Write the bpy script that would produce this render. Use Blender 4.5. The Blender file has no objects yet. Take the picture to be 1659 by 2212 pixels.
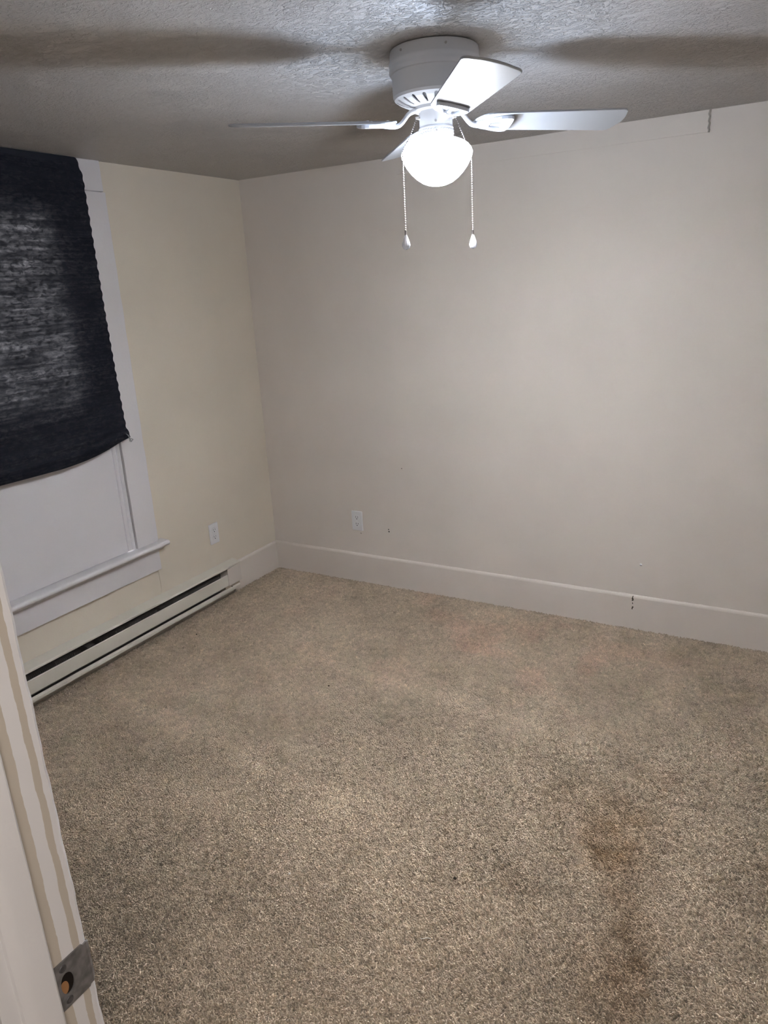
import bpy, bmesh, math, random
import numpy as np
from mathutils import Vector, Matrix

random.seed(7)
rng = np.random.default_rng(7)
scene = bpy.context.scene
COL = scene.collection
PI = math.pi

# ------------------------------------------------------------------ camera
CAM = Vector((2.718, -3.306, 1.63))
cd = bpy.data.cameras.new('camera')
cam = bpy.data.objects.new('camera', cd)
COL.objects.link(cam)
RT = Vector((0.869, 0.491, -0.053)); FW = Vector((-0.483, 0.823, -0.298)).normalized()
RT = (RT - FW * RT.dot(FW)).normalized()
UP = RT.cross(FW)
M = Matrix((RT, UP, -FW)).transposed().to_4x4()
M.translation = CAM
cam.matrix_world = M
cd.sensor_fit = 'HORIZONTAL'; cd.sensor_width = 36.0
cd.lens = 1579.1 * 36.0 / 1659.0
cd.clip_start = 0.02
scene.camera = cam

# ------------------------------------------------------------------ world, view, hall light
scene.view_settings.view_transform = 'Standard'
scene.view_settings.look = 'None'
scene.view_settings.gamma = 1.0
scene.view_settings.use_curve_mapping = False
scene.view_settings.exposure = 0.04
w = bpy.data.worlds.new('dusk'); scene.world = w
w.use_nodes = True
bgn = w.node_tree.nodes['Background']
bgn.inputs[0].default_value = (0.88, 0.92, 1.0, 1); bgn.inputs[1].default_value = 4.0

HALL_W = 10.0
BULB_W = 20.0
BOWL_LOW, BOWL_TOP = 460.0, 13.0      # glow of the frosted bowl, below and at its shoulder
la = bpy.data.lights.new('hall_light', 'AREA')
la.shape = 'DISK'; la.size = 0.4; la.energy = HALL_W; la.color = (1.0, 0.955, 0.92)
lo = bpy.data.objects.new('hall_light', la); COL.objects.link(lo)
lo.location = (2.88, -3.52, 2.17)

# ------------------------------------------------------------------ materials
def mat(name, col, rough=0.6, spec=0.3, metal=0.0):
    m = bpy.data.materials.new(name); m.use_nodes = True
    b = m.node_tree.nodes['Principled BSDF']
    b.inputs['Base Color'].default_value = (*col, 1)
    b.inputs['Roughness'].default_value = rough
    b.inputs['Specular IOR Level'].default_value = spec
    b.inputs['Metallic'].default_value = metal
    return m

class NT:
    def __init__(s, m):
        s.t = m.node_tree; s.b = s.t.nodes['Principled BSDF']
    def n(s, typ, **kw):
        x = s.t.nodes.new(typ)
        for k, v in kw.items():
            if hasattr(x, k): setattr(x, k, v)
        return x
    def l(s, a, b): s.t.links.new(a, b)
    def pos(s):
        return s.n('ShaderNodeNewGeometry').outputs['Position']
    def noise(s, vec, scale, detail=3, rough=0.5, dist=0.0):
        x = s.n('ShaderNodeTexNoise'); x.inputs['Scale'].default_value = scale
        x.inputs['Detail'].default_value = detail; x.inputs['Roughness'].default_value = rough
        x.inputs['Distortion'].default_value = dist
        if vec is not None: s.l(vec, x.inputs['Vector'])
        return x.outputs['Fac']
    def math(s, op, a, b=None, c=None):
        x = s.n('ShaderNodeMath', operation=op)
        for i, v in enumerate((a, b, c)):
            if v is None: continue
            if isinstance(v, (int, float)): x.inputs[i].default_value = v
            else: s.l(v, x.inputs[i])
        return x.outputs[0]
    def ramp(s, fac, stops):
        x = s.n('ShaderNodeValToRGB'); e = x.color_ramp.elements
        while len(e) < len(stops): e.new(0.5)
        for el, (p, c) in zip(e, stops):
            el.position = p; el.color = (*c, 1) if len(c) == 3 else c
        s.l(fac, x.inputs[0]); return x.outputs[0]
    def maprange(s, v, a, b, c=0.0, d=1.0):
        x = s.n('ShaderNodeMapRange'); x.inputs[1].default_value = a; x.inputs[2].default_value = b
        x.inputs[3].default_value = c; x.inputs[4].default_value = d
        s.l(v, x.inputs[0]); return x.outputs[0]
    def mix(s, fac, a, b):
        x = s.n('ShaderNodeMix', data_type='RGBA')
        for sock, v in ((x.inputs[0], fac), (x.inputs[6], a), (x.inputs[7], b)):
            if isinstance(v, (int, float)): sock.default_value = v
            elif isinstance(v, tuple): sock.default_value = (*v, 1)
            else: s.l(v, sock)
        return x.outputs[2]
    def bump(s, h, strength, dist):
        x = s.n('ShaderNodeBump'); x.inputs['Strength'].default_value = strength
        x.inputs['Distance'].default_value = dist
        s.l(h, x.inputs['Height']); s.l(x.outputs[0], s.b.inputs['Normal'])

def painted(name, col, rough=0.55, spec=0.3, bump=0.15, scale=160, var=0.04, marks=()):
    """wall paint: roller relief, slight tone change, small marks of wear at given world points"""
    m = mat(name, col, rough, spec); t = NT(m); p = t.pos()
    big = t.noise(p, 2.3, 3)
    c0 = tuple(max(0, c * (1 - var)) for c in col); c1 = tuple(min(1, c * (1 + var)) for c in col)
    c = t.ramp(big, [(0.3, c0), (0.7, c1)])
    for (x, y, z, r, mc) in marks:
        d = t.n('ShaderNodeVectorMath', operation='DISTANCE'); t.l(p, d.inputs[0])
        d.inputs[1].default_value = (x, y, z)
        f = t.math('LESS_THAN', d.outputs['Value'], r)
        c = t.mix(f, c, mc)
    t.l(c, t.b.inputs['Base Color'])
    f = t.noise(p, scale, 3, 0.6); g = t.noise(p, 9, 2)
    h = t.math('ADD', f, t.math('MULTIPLY', g, 1.5))
    t.bump(h, bump, 0.004)
    return m

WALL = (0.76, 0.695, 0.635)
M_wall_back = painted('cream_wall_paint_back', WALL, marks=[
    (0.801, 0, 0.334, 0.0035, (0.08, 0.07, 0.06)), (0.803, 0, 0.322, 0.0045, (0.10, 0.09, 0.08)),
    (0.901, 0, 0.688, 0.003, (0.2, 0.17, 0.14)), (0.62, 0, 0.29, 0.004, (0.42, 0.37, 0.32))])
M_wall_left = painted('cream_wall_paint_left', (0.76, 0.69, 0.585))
M_wall = painted('cream_wall_paint', (0.82, 0.765, 0.71))  # unseen walls: paint made lighter to bounce more fill light
M_trim = painted('white_trim_paint', (0.76, 0.735, 0.75), 0.42, 0.4, 0.12, 90, 0.02)
M_base = painted('cream_baseboard_paint', (0.78, 0.71, 0.65), 0.42, 0.4, 0.12, 60, 0.03)
M_panel = painted('white_window_panel_paint', (0.75, 0.73, 0.755), 0.5, 0.3, 0.08, 90, 0.02)
M_white = mat('white_plastic', (0.82, 0.81, 0.82), 0.35, 0.45)
M_slot = mat('dark_slot', (0.03, 0.025, 0.022), 0.7)
M_fan = mat('white_fan_enamel', (0.86, 0.875, 0.91), 0.38, 0.4)  # a little blue of the lamp's glow is mixed into the white
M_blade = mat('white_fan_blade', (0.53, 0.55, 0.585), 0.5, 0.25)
M_chain = mat('nickel_chain', (0.26, 0.23, 0.225), 0.35, 0.5, 1.0)
M_screw = mat('steel_screw', (0.6, 0.58, 0.56), 0.35, 0.5, 0.8)
M_heat = painted('cream_heater_enamel', (0.72, 0.68, 0.60), 0.4, 0.4, 0.03, 60, 0.02)
M_heat_in = mat('dark_heater_inside', (0.10, 0.092, 0.085), 0.6)
M_fin = mat('grey_heater_fins', (0.20, 0.19, 0.18), 0.5, 0.4, 0.5)
M_steel = None

# ceiling: stomped texture in patches, smooth trowelled areas between
M_ceil = mat('stomped_ceiling_paint', (0.63, 0.59, 0.545), 0.45, 0.42)
t = NT(M_ceil); p = t.pos()
mp = t.n('ShaderNodeMapping'); t.l(p, mp.inputs['Vector'])
mp.inputs['Rotation'].default_value = (0, 0, 0.6); mp.inputs['Scale'].default_value = (1, 1.7, 1)
pv = mp.outputs[0]
patch = t.maprange(t.noise(p, 2.4, 5, 0.65), 0.34, 0.56, 0.30, 1.0)
dab = t.maprange(t.noise(pv, 38, 4, 0.62, 1.5), 0.48, 0.60)
fine = t.noise(p, 210, 2, 0.6)
und = t.noise(p, 3.2, 2)
h = t.math('MULTIPLY', t.math('ADD', t.math('MULTIPLY', dab, 1.0), t.math('MULTIPLY', fine, 0.35)), patch)
h = t.math('ADD', h, t.math('MULTIPLY', und, 3.0))
t.bump(h, 0.9, 0.0065)
t.l(t.ramp(t.noise(p, 1.3, 4), [(0.3, (0.64, 0.605, 0.57)), (0.7, (0.72, 0.685, 0.65))]), t.b.inputs['Base Color'])

# jamb: white paint brushed over tan, in vertical bands with ragged brush edges
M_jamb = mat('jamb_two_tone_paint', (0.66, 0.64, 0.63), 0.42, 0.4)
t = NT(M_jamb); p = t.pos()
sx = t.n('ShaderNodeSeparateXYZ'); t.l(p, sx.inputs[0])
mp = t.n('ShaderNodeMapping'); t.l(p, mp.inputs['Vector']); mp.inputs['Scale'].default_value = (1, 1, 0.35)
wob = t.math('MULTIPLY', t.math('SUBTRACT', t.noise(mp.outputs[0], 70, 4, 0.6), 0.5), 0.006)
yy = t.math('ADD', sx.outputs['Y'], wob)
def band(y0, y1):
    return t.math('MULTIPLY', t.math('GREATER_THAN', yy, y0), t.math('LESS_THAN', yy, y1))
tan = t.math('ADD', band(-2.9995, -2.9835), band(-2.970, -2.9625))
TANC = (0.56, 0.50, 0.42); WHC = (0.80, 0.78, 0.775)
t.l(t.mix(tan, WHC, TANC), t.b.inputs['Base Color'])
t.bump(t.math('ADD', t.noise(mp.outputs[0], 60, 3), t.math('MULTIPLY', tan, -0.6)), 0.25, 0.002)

# scuffed baseboard on the back wall: chips along a vertical joint, hairline cracks
M_base_back = mat('cream_baseboard_chipped', (0.78, 0.71, 0.65), 0.42, 0.4)
t = NT(M_base_back); p = t.pos()
sx = t.n('ShaderNodeSeparateXYZ'); t.l(p, sx.inputs[0])
dx = t.math('ABSOLUTE', t.math('SUBTRACT', sx.outputs['X'], 2.116))
chip = t.math('LESS_THAN', dx, t.math('MULTIPLY', t.maprange(t.noise(p, 75, 2), 0.42, 0.62), 0.0045))
chip = t.math('MULTIPLY', chip, t.math('MULTIPLY', t.math('LESS_THAN', sx.outputs['Z'], 0.167), t.math('GREATER_THAN', sx.outputs['Z'], 0.10)))
big = t.ramp(t.noise(p, 3, 3), [(0.3, (0.76, 0.69, 0.63)), (0.7, (0.80, 0.73, 0.67))])
t.l(t.mix(chip, big, (0.05, 0.035, 0.02)), t.b.inputs['Base Color'])
mp = t.n('ShaderNodeMapping'); t.l(p, mp.inputs['Vector']); mp.inputs['Scale'].default_value = (0.3, 1, 1.5)
t.bump(t.math('SUBTRACT', t.noise(mp.outputs[0], 40, 4), t.math('MULTIPLY', chip, 2.0)), 0.2, 0.003)

# ------------------------------------------------------------------ mesh helpers
def obj(name, bm, m, parent=None, smooth=None):
    me = bpy.data.meshes.new(name)
    bm.to_mesh(me); bm.free()
    for mm in (m if isinstance(m, (list, tuple)) else [m]): me.materials.append(mm)
    if smooth is not None:
        for pl in me.polygons: pl.use_smooth = True
        if smooth < 180:
            bmx = bmesh.new(); bmx.from_mesh(me)
            for e in bmx.edges:
                if len(e.link_faces) == 2 and e.calc_face_angle(0) > math.radians(smooth): e.smooth = False
            bmx.to_mesh(me); bmx.free()
    o = bpy.data.objects.new(name, me); COL.objects.link(o)
    if parent: o.parent = parent
    return o

def empty(name, loc=(0, 0, 0), rz=0.0):
    o = bpy.data.objects.new(name, None); COL.objects.link(o)
    o.location = loc; o.rotation_euler = (0, 0, rz); o.empty_display_size = 0.05
    return o

def tag(o, label, cat, group=None):
    o['label'] = label; o['category'] = cat
    if group: o['group'] = group
    return o

def struct(o, label=None):
    o['kind'] = 'structure'
    if label: o['label'] = label
    return o

def box(bm, x0, x1, y0, y1, z0, z1, bev=0.0, seg=2):
    vs = [bm.verts.new((x, y, z)) for z in (z0, z1) for y in (y0, y1) for x in (x0, x1)]
    fs = [(0, 2, 3, 1), (4, 5, 7, 6), (0, 1, 5, 4), (2, 6, 7, 3), (0, 4, 6, 2), (1, 3, 7, 5)]
    faces = [bm.faces.new([vs[i] for i in f]) for f in fs]
    if bev > 0:
        edges = list({e for f in faces for e in f.edges})
        bmesh.ops.bevel(bm, geom=edges, offset=bev, segments=seg, profile=0.5, affect='EDGES')
    return bm

def nb(): return bmesh.new()
def B(x0, x1, y0, y1, z0, z1, bev=0.0, seg=2): return box(nb(), x0, x1, y0, y1, z0, z1, bev, seg)

def lathe(bm, prof, n=64, c=(0, 0), cap0=False, cap1=False):
    rings = []
    for r, z in prof:
        if r < 1e-6: rings.append([bm.verts.new((c[0], c[1], z))])
        else: rings.append([bm.verts.new((c[0] + r * math.cos(2 * PI * k / n), c[1] + r * math.sin(2 * PI * k / n), z)) for k in range(n)])
    for a, b in zip(rings, rings[1:]):
        for k in range(n):
            k2 = (k + 1) % n
            if len(a) == 1 and len(b) == 1: continue
            if len(a) == 1: bm.faces.new((a[0], b[k], b[k2]))
            elif len(b) == 1: bm.faces.new((a[k], b[0], a[k2]))
            else: bm.faces.new((a[k], b[k], b[k2], a[k2]))
    if cap0 and len(rings[0]) > 1: bm.faces.new(rings[0])
    if cap1 and len(rings[-1]) > 1: bm.faces.new(rings[-1])
    bmesh.ops.recalc_face_normals(bm, faces=bm.faces[:])
    return bm

def tube(bm, pts, rads, n=8, flat=1.0):
    pts = [Vector(p) for p in pts]
    if not isinstance(rads, (list, tuple)): rads = [rads] * len(pts)
    rings = []; prev = None
    for i, p in enumerate(pts):
        d = (pts[min(i + 1, len(pts) - 1)] - pts[max(i - 1, 0)]).normalized()
        u = (Vector((0, 0, 1)).cross(d) if abs(d.z) < 0.95 else Vector((1, 0, 0)).cross(d)) if prev is None else prev - d * prev.dot(d)
        u.normalize(); prev = u; v = d.cross(u)
        rings.append([bm.verts.new(p + (u * math.cos(2 * PI * k / n) + v * flat * math.sin(2 * PI * k / n)) * rads[i]) for k in range(n)])
    for a, b in zip(rings, rings[1:]):
        for k in range(n): bm.faces.new((a[k], a[(k + 1) % n], b[(k + 1) % n], b[k]))
    bm.faces.new(rings[0][::-1]); bm.faces.new(rings[-1])
    bmesh.ops.recalc_face_normals(bm, faces=bm.faces[:])
    return bm

def extrude_profile(bm, prof, a, b, axis):
    """closed 2-D profile swept straight from a to b. axis 'y': prof is (x, z); axis 'x': prof is (y, z); axis 'z': prof is (x, y)"""
    def P(u, v, s):
        return {'y': (u, s, v), 'x': (s, u, v), 'z': (u, v, s)}[axis]
    r0 = [bm.verts.new(P(u, v, a)) for u, v in prof]; r1 = [bm.verts.new(P(u, v, b)) for u, v in prof]
    n = len(prof)
    for k in range(n): bm.faces.new((r0[k], r0[(k + 1) % n], r1[(k + 1) % n], r1[k]))
    bm.faces.new(r0[::-1]); bm.faces.new(r1)
    bmesh.ops.recalc_face_normals(bm, faces=bm.faces[:])
    return bm

def plate(bm, outer, z0, z1, holes=()):
    """flat plate of given outline (list of (u,v)) with holes, between z0 and z1"""
    loops = [outer] + list(holes); edges0 = []
    for lp in loops:
        vs = [bm.verts.new((u, v, z0)) for u, v in lp]
        edges0 += [bm.edges.new((vs[i], vs[(i + 1) % len(vs)])) for i in range(len(vs))]
    g = bmesh.ops.triangle_fill(bm, use_beauty=True, use_dissolve=False, edges=edges0)
    fs = [f for f in g['geom'] if isinstance(f, bmesh.types.BMFace)]
    ex = bmesh.ops.extrude_face_region(bm, geom=fs)
    vv = [v for v in ex['geom'] if isinstance(v, bmesh.types.BMVert)]
    bmesh.ops.translate(bm, verts=vv, vec=(0, 0, z1 - z0))
    bmesh.ops.recalc_face_normals(bm, faces=bm.faces[:])
    return bm

# ------------------------------------------------------------------ room shell
H = 2.19
XR = 3.12            # right wall
YN = -2.955          # near wall, room face
YH = -3.075          # near wall, hall face
HB = -5.3            # far end of the hall behind the camera
M_floor = mat('carpet_backing', (0.36, 0.29, 0.22), 0.95, 0.05)
struct(obj('floor', B(-0.02, XR + 0.1, HB - 0.1, 0.02, -0.06, -0.016), M_floor))
struct(obj('ceiling', B(-0.15, XR + 0.1, HB - 0.1, 0.12, H, H + 0.08), M_ceil))
struct(obj('wall_back', B(-0.15, XR + 0.1, 0.0, 0.12, -0.06, H), M_wall_back))
struct(obj('wall_right', B(XR, XR + 0.1, HB - 0.1, 0.0, -0.06, H), M_wall))
WY0, WY1, WZ0, WZ1 = -2.02, -1.05, 0.478, 2.10     # window opening in the left wall
bm = nb()
for (y0, y1, z0, z1) in ((YN, WY0, -0.06, H), (WY1, 0.0, -0.06, H), (WY0, WY1, -0.06, WZ0), (WY0, WY1, WZ1, H)):
    box(bm, -0.15, 0.0, y0, y1, z0, z1)
struct(obj('wall_left', bm, M_wall_left))
DX0, DX1, DZ = 2.119, 2.90, 2.035                   # door opening in the near wall
bm = nb()
box(bm, -0.15, DX0 - 0.018, YH, YN, -0.06, H); box(bm, DX1 + 0.018, XR, YH, YN, -0.06, H)
box(bm, DX0 - 0.018, DX1 + 0.018, YH, YN, DZ + 0.018, H)
struct(obj('wall_near', bm, M_wall))
struct(obj('wall_hall_left', B(1.75, 1.85, HB, YH, -0.06, H), M_wall))
struct(obj('wall_hall_end', B(1.75, XR, HB - 0.1, HB, -0.06, H), M_wall))

# baseboards
def base_prof(t, h):      # (out, z): flat board, rounded top edge
    return [(0, -0.016), (t, -0.016), (t, h - 0.010), (t - 0.002, h - 0.004), (t - 0.006, h), (0, h)]
bm = extrude_profile(nb(), [(-u, z) for u, z in base_prof(0.016, 0.169)], 0.0, XR, 'x')
# a few cuts along the length so the top edge can wander a little, as painted old board does
struct(obj('baseboard_back', bm, M_base_back))
bm = extrude_profile(nb(), base_prof(0.016, 0.169), -0.415, 0.0, 'y')
struct(obj('baseboard_left', bm, M_base))
# caulk bead along the top of the back baseboard with a gap where it has come away
bm = nb()
for x0, x1 in ((0.02, 2.185), (2.235, XR - 0.01)):
    n = 40; pts = []; 
    for i in range(n + 1):
        x = x0 + (x1 - x0) * i / n
        pts.append((x, -0.006 + 0.0008 * math.sin(i * 1.7), 0.1685 + 0.0012 * math.sin(i * 2.3 + x) ))
    tube(bm, pts, 0.0030, 6)
struct(obj('trim_1', bm, M_base, None, 60))
# strip along the top of the back wall, ending right of the fan
bm = nb(); box(bm, 0.95, 2.298, -0.0035, 0.0, 2.113, H, 0.001, 1)
o = struct(obj('trim_2', bm, M_wall_back))
bm = nb(); pts = [(2.2995 + 0.0018 * math.sin(k * 2.1), -0.0022, 2.112 + (H - 2.112) * k / 10) for k in range(11)]
tube(bm, pts, 0.0038, 6); struct(obj('trim_3', bm, painted('caulk_grey', (0.40, 0.36, 0.32), 0.7, 0.2)))
# vertical seam below the window apron
bm = nb(); box(bm, 0.0, 0.0025, -0.934, -0.930, 0.20, 0.335, 0.0008, 1); struct(obj('trim_4', bm, M_wall_left))

# ------------------------------------------------------------------ window
win = struct(empty('window_1', (0, -1.53, 0.478)))
def wpart(name, bm, m, smooth=None):
    bmesh.ops.translate(bm, verts=bm.verts[:], vec=(0, 1.53, -0.478))
    return obj(name, bm, m, win, smooth)
CT = 0.019
def ragged(bm, amp):      # old paint: edges wander slightly
    for v in bm.verts: v.co.y += amp * math.sin(v.co.z * 37.0) * 0.6 + amp * math.sin(v.co.z * 91 + 1) * 0.4
    return bm
def board_z(y0, y1, z0, z1, t, n=30):
    bm = nb()
    for i in range(n + 1):
        z = z0 + (z1 - z0) * i / n
        bm.verts.new((0.0, y0, z)); bm.verts.new((t, y0, z)); bm.verts.new((t, y1 - 0.003, z)); bm.verts.new((t - 0.003, y1, z)); bm.verts.new((0, y1, z))
    bm.verts.ensure_lookup_table(); v = bm.verts
    for i in range(n):
        for k in range(5):
            a, b = 5 * i + k, 5 * i + (k + 1) % 5
            bm.faces.new((v[a], v[b], v[b + 5], v[a + 5]))
    bm.faces.new([v[k] for k in range(5)]); bm.faces.new([v[5 * n + k] for k in range(5)])
    bmesh.ops.recalc_face_normals(bm, faces=bm.faces[:])
    return bm
wpart('casing', ragged(board_z(WY1, -0.918, 0.478, 2.065, CT), 0.0016), M_trim)
wpart('casing', ragged(board_z(-2.15, WY0, 0.478, 2.065, CT), 0.0016), M_trim)
wpart('head_casing', B(0.0, CT + 0.002, -2.15, -0.928, 2.067, H - 0.001, 0.003), M_trim)
# reveal of the opening
bm = nb()
box(bm, -0.15, 0.0, WY1 - 0.012, WY1, WZ0, WZ1); box(bm, -0.15, 0.0, WY0, WY0 + 0.012, WZ0, WZ1)
box(bm, -0.15, 0.0, WY0 + 0.012, WY1 - 0.012, WZ1 - 0.012, WZ1)
wpart('jamb_liner', bm, M_trim)
# lower half is boarded over with a white panel, a stop strip down each side
wpart('stop_strip', B(0.0, 0.012, WY1 - 0.026, WY1 - 0.006, 0.482, 1.22, 0.003), M_panel)
wpart('stop_strip', B(0.0, 0.010, WY1 - 0.048, WY1 - 0.028, 0.482, 1.22, 0.003), M_panel)
wpart('stop_strip', B(0.0, 0.012, WY0 + 0.006, WY0 + 0.026, 0.482, 1.22, 0.003), M_panel)
wpart('lower_panel', B(-0.012, 0.007, WY0 + 0.028, WY1 - 0.050, 0.480, 1.215, 0.002), M_panel)
# stool with rounded nose, cove below it, apron
st = nb()
pr = [(-0.012, 0.452), (0.050, 0.452)] + [(0.050 + 0.0125 * math.sin(a), 0.4645 - 0.0125 * math.cos(a)) for a in np.linspace(0.2, PI - 0.2, 8)] + [(0.050, 0.477), (-0.012, 0.478)]
extrude_profile(st, pr, -2.18, -0.888, 'y'); wpart('stool', st, M_trim, 40)
cv = nb(); extrude_profile(cv, [(0.0, 0.432), (0.022, 0.432), (0.026, 0.437), (0.036, 0.446), (0.040, 0.452), (0.0, 0.452)], -2.16, -0.905, 'y')
wpart('cove_moulding', cv, M_trim)
wpart('apron', ragged(B(0.0, 0.018, -2.15, -0.925, 0.330, 0.432, 0.002), 0.001), M_trim)
# upper sash and its glass
bm = nb()
SY0, SY1, SZ0, SZ1 = WY0 + 0.012, WY1 - 0.012, 1.19, WZ1 - 0.012
for (a, b, c, d) in ((SY0, SY0 + 0.06, SZ0, SZ1), (SY1 - 0.175, SY1, SZ0, SZ1), (SY0 + 0.06, SY1 - 0.175, SZ0, SZ0 + 0.04), (SY0 + 0.06, SY1 - 0.175, SZ1 - 0.13, SZ1)):
    box(bm, -0.030, -0.002, a, b, c, d, 0.003, 1)
sash = wpart('sash', bm, M_trim)
M_glass = bpy.data.materials.new('frosty_glass'); M_glass.use_nodes = True
t = M_glass.node_tree; t.nodes.clear()
mo = t.nodes.new('ShaderNodeOutputMaterial'); mx = t.nodes.new('ShaderNodeMixShader')
tr = t.nodes.new('ShaderNodeBsdfTransparent'); gl = t.nodes.new('ShaderNodeBsdfGlossy'); gl.inputs['Roughness'].default_value = 0.03
mx.inputs[0].default_value = 0.06
t.links.new(tr.outputs[0], mx.inputs[1]); t.links.new(gl.outputs[0], mx.inputs[2]); t.links.new(mx.outputs[0], mo.inputs[0])
bm = B(-0.018, -0.014, SY0 + 0.06, SY1 - 0.175, SZ0 + 0.04, SZ1 - 0.13)
bmesh.ops.translate(bm, verts=bm.verts[:], vec=(0, 1.53, -0.478))
obj('pane', bm, M_glass, sash)

# ------------------------------------------------------------------ black pleated shade
shade = tag(empty('window_shade', (0.03, -1.53, 0.98)), 'black pleated paper shade hanging over the window on the left wall', 'window shade')
M_shade = bpy.data.materials.new('black_pleated_paper'); M_shade.use_nodes = True
tt = NT(M_shade); p = tt.pos()
mp = tt.n('ShaderNodeMapping'); tt.l(p, mp.inputs['Vector']); mp.inputs['Scale'].default_value = (1, 1, 2.2)
cell = tt.noise(mp.outputs[0], 34, 4, 0.65, 0.6)
line = tt.noise(mp.outputs[0], 6, 3, 0.6)
mp2 = tt.n('ShaderNodeMapping'); tt.l(p, mp2.inputs['Vector']); mp2.inputs['Scale'].default_value = (0.2, 0.4, 22)
streak = tt.noise(mp2.outputs[0], 4.5, 3, 0.6)
tb = tt.math('MULTIPLY', tt.math('MULTIPLY', tt.maprange(cell, 0.40, 0.72, 0.12, 1.0), tt.maprange(streak, 0.38, 0.66, 0.30, 1.0)), tt.maprange(line, 0.38, 0.62, 0.35, 1.0))
cc = tt.n('ShaderNodeCombineColor'); 
for i, k in enumerate((0.62, 0.585, 0.58)): tt.l(tt.math('MULTIPLY', tb, k), cc.inputs[i])
trn = tt.n('ShaderNodeBsdfTranslucent'); tt.l(cc.outputs[0], trn.inputs[0])
tt.b.inputs['Base Color'].default_value = (0.012, 0.014, 0.022, 1); tt.b.inputs['Roughness'].default_value = 0.75
tt.b.inputs['Specular IOR Level'].default_value = 0.15
ms = tt.n('ShaderNodeMixShader'); ms.inputs[0].default_value = 0.16
out = [n for n in tt.t.nodes if n.type == 'OUTPUT_MATERIAL'][0]
tt.l(tt.b.outputs[0], ms.inputs[1]); tt.l(trn.outputs[0], ms.inputs[2]); tt.l(ms.outputs[0], out.inputs[0])
tt.bump(tt.noise(mp2.outputs[0], 4.5, 4), 0.12, 0.004)

def shade_bottom(y):      # lower edge: gathered up at the right corner, sagging to the left
    s = min(1.0, max(0.0, (-1.04 - y) / 0.34))
    return 1.020 - 0.040 * s - 0.012 * math.sin(s * PI) + 0.006 * max(0, (-1.4 - y))
ys = np.linspace(-2.06, -1.035, 44); NR = 27; PER = 8
bm = nb(); rows = []
ZT = 2.186
for i in range(NR * PER + 1):
    f = i / (NR * PER); ph = i / PER
    row = []
    for j, y in enumerate(ys):
        zb = shade_bottom(y); z = ZT + (zb - ZT) * f
        e = 1.0 if j == len(ys) - 1 else 0.0
        x = 0.031 + 0.0045 * abs(((ph + 0.5) % 1.0) * 2 - 1) + 0.022 * f ** 3 + 0.012 * max(0, f - 0.85) / 0.15 * math.sin(min(1, max(0, (-1.035 - y) / 0.9)) * PI)
        yo = y
        edge = max(0, 1 - (ys[-1] - y) / 0.10)
        yo += edge * (0.0022 * math.sin(ph * 2 * PI) - 0.020 * max(0, 1 - f / 0.06) + 0.008 * math.sin(f * PI) * 0 + (0.016 * max(0, (f - 0.955) / 0.045)))
        row.append(bm.verts.new((x - 0.03, yo + 1.53, z - 0.98)))
    rows.append(row)
for a, b in zip(rows, rows[1:]):
    for k in range(len(ys) - 1): bm.faces.new((a[k], a[k + 1], b[k + 1], b[k]))
so = obj('pleated_fabric', bm, M_shade, shade, 180)
# last pleat folded behind the hem
bm = nb(); r0 = []; r1 = []; r2 = []
for y in ys[:-1]:
    zb = shade_bottom(y); s = min(1.0, max(0.0, (-1.05 - y) / 0.35))
    x = 0.053 + 0.012 * math.sin(min(1, max(0, (-1.035 - y) / 0.9)) * PI)
    r0.append(bm.verts.new((x - 0.03 + 0.004, y + 1.53, zb - 0.98 + 0.001))); r1.append(bm.verts.new((x - 0.03 + 0.008, y + 1.53, zb - 0.98 + 0.010 + 0.014 * s)))
    r2.append(bm.verts.new((x - 0.03 - 0.004, y + 1.53, zb - 0.98 - 0.002 - 0.016 * s)))
for k in range(len(r0) - 1):
    bm.faces.new((r0[k], r0[k + 1], r1[k + 1], r1[k])); bm.faces.new((r2[k], r2[k + 1], r0[k + 1], r0[k]))
obj('hem_pleat', bm, M_shade, shade, 180)
bm = B(-0.012, 0.006, -0.515, 0.470, ZT - 0.98 - 0.022, ZT - 0.98 + 0.001, 0.003); obj('head_strip', bm, mat('black_strip', (0.012, 0.014, 0.022), 0.8, 0.2), shade)
M_clip = mat('clear_plastic_clip', (0.75, 0.75, 0.78), 0.15, 0.6); M_clip.node_tree.nodes['Principled BSDF'].inputs['Transmission Weight'].default_value = 0.55
bm = nb()
c0 = Vector((0.040, 1.53 - 1.045, 1.022 - 0.98))
tube(bm, [c0 + Vector((0.0, -0.012, 0.022)), c0 + Vector((0.004, -0.004, 0.012)), c0 + Vector((0.003, 0.002, 0.0)), c0 + Vector((0.0, 0.008, -0.012))], [0.003, 0.0055, 0.005, 0.003], 8, 0.5)
tube(bm, [c0 + Vector((0.0, 0.002, -0.004)), c0 + Vector((0.004, 0.012, -0.006)), c0 + Vector((0.004, 0.019, -0.010)), c0 + Vector((0.0, 0.017, -0.016)), c0 + Vector((0.0, 0.006, -0.012))], 0.0022, 6)
tube(bm, [c0 + Vector((0.0, 0.002, -0.008)), c0 + Vector((0.002, 0.004, -0.018)), c0 + Vector((0.002, 0.011, -0.020)), c0 + Vector((0.0, 0.012, -0.012))], 0.002, 6)
o = obj('clip', bm, M_clip, shade, 60); o['label'] = 'clear plastic clip on the lower corner'

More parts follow.
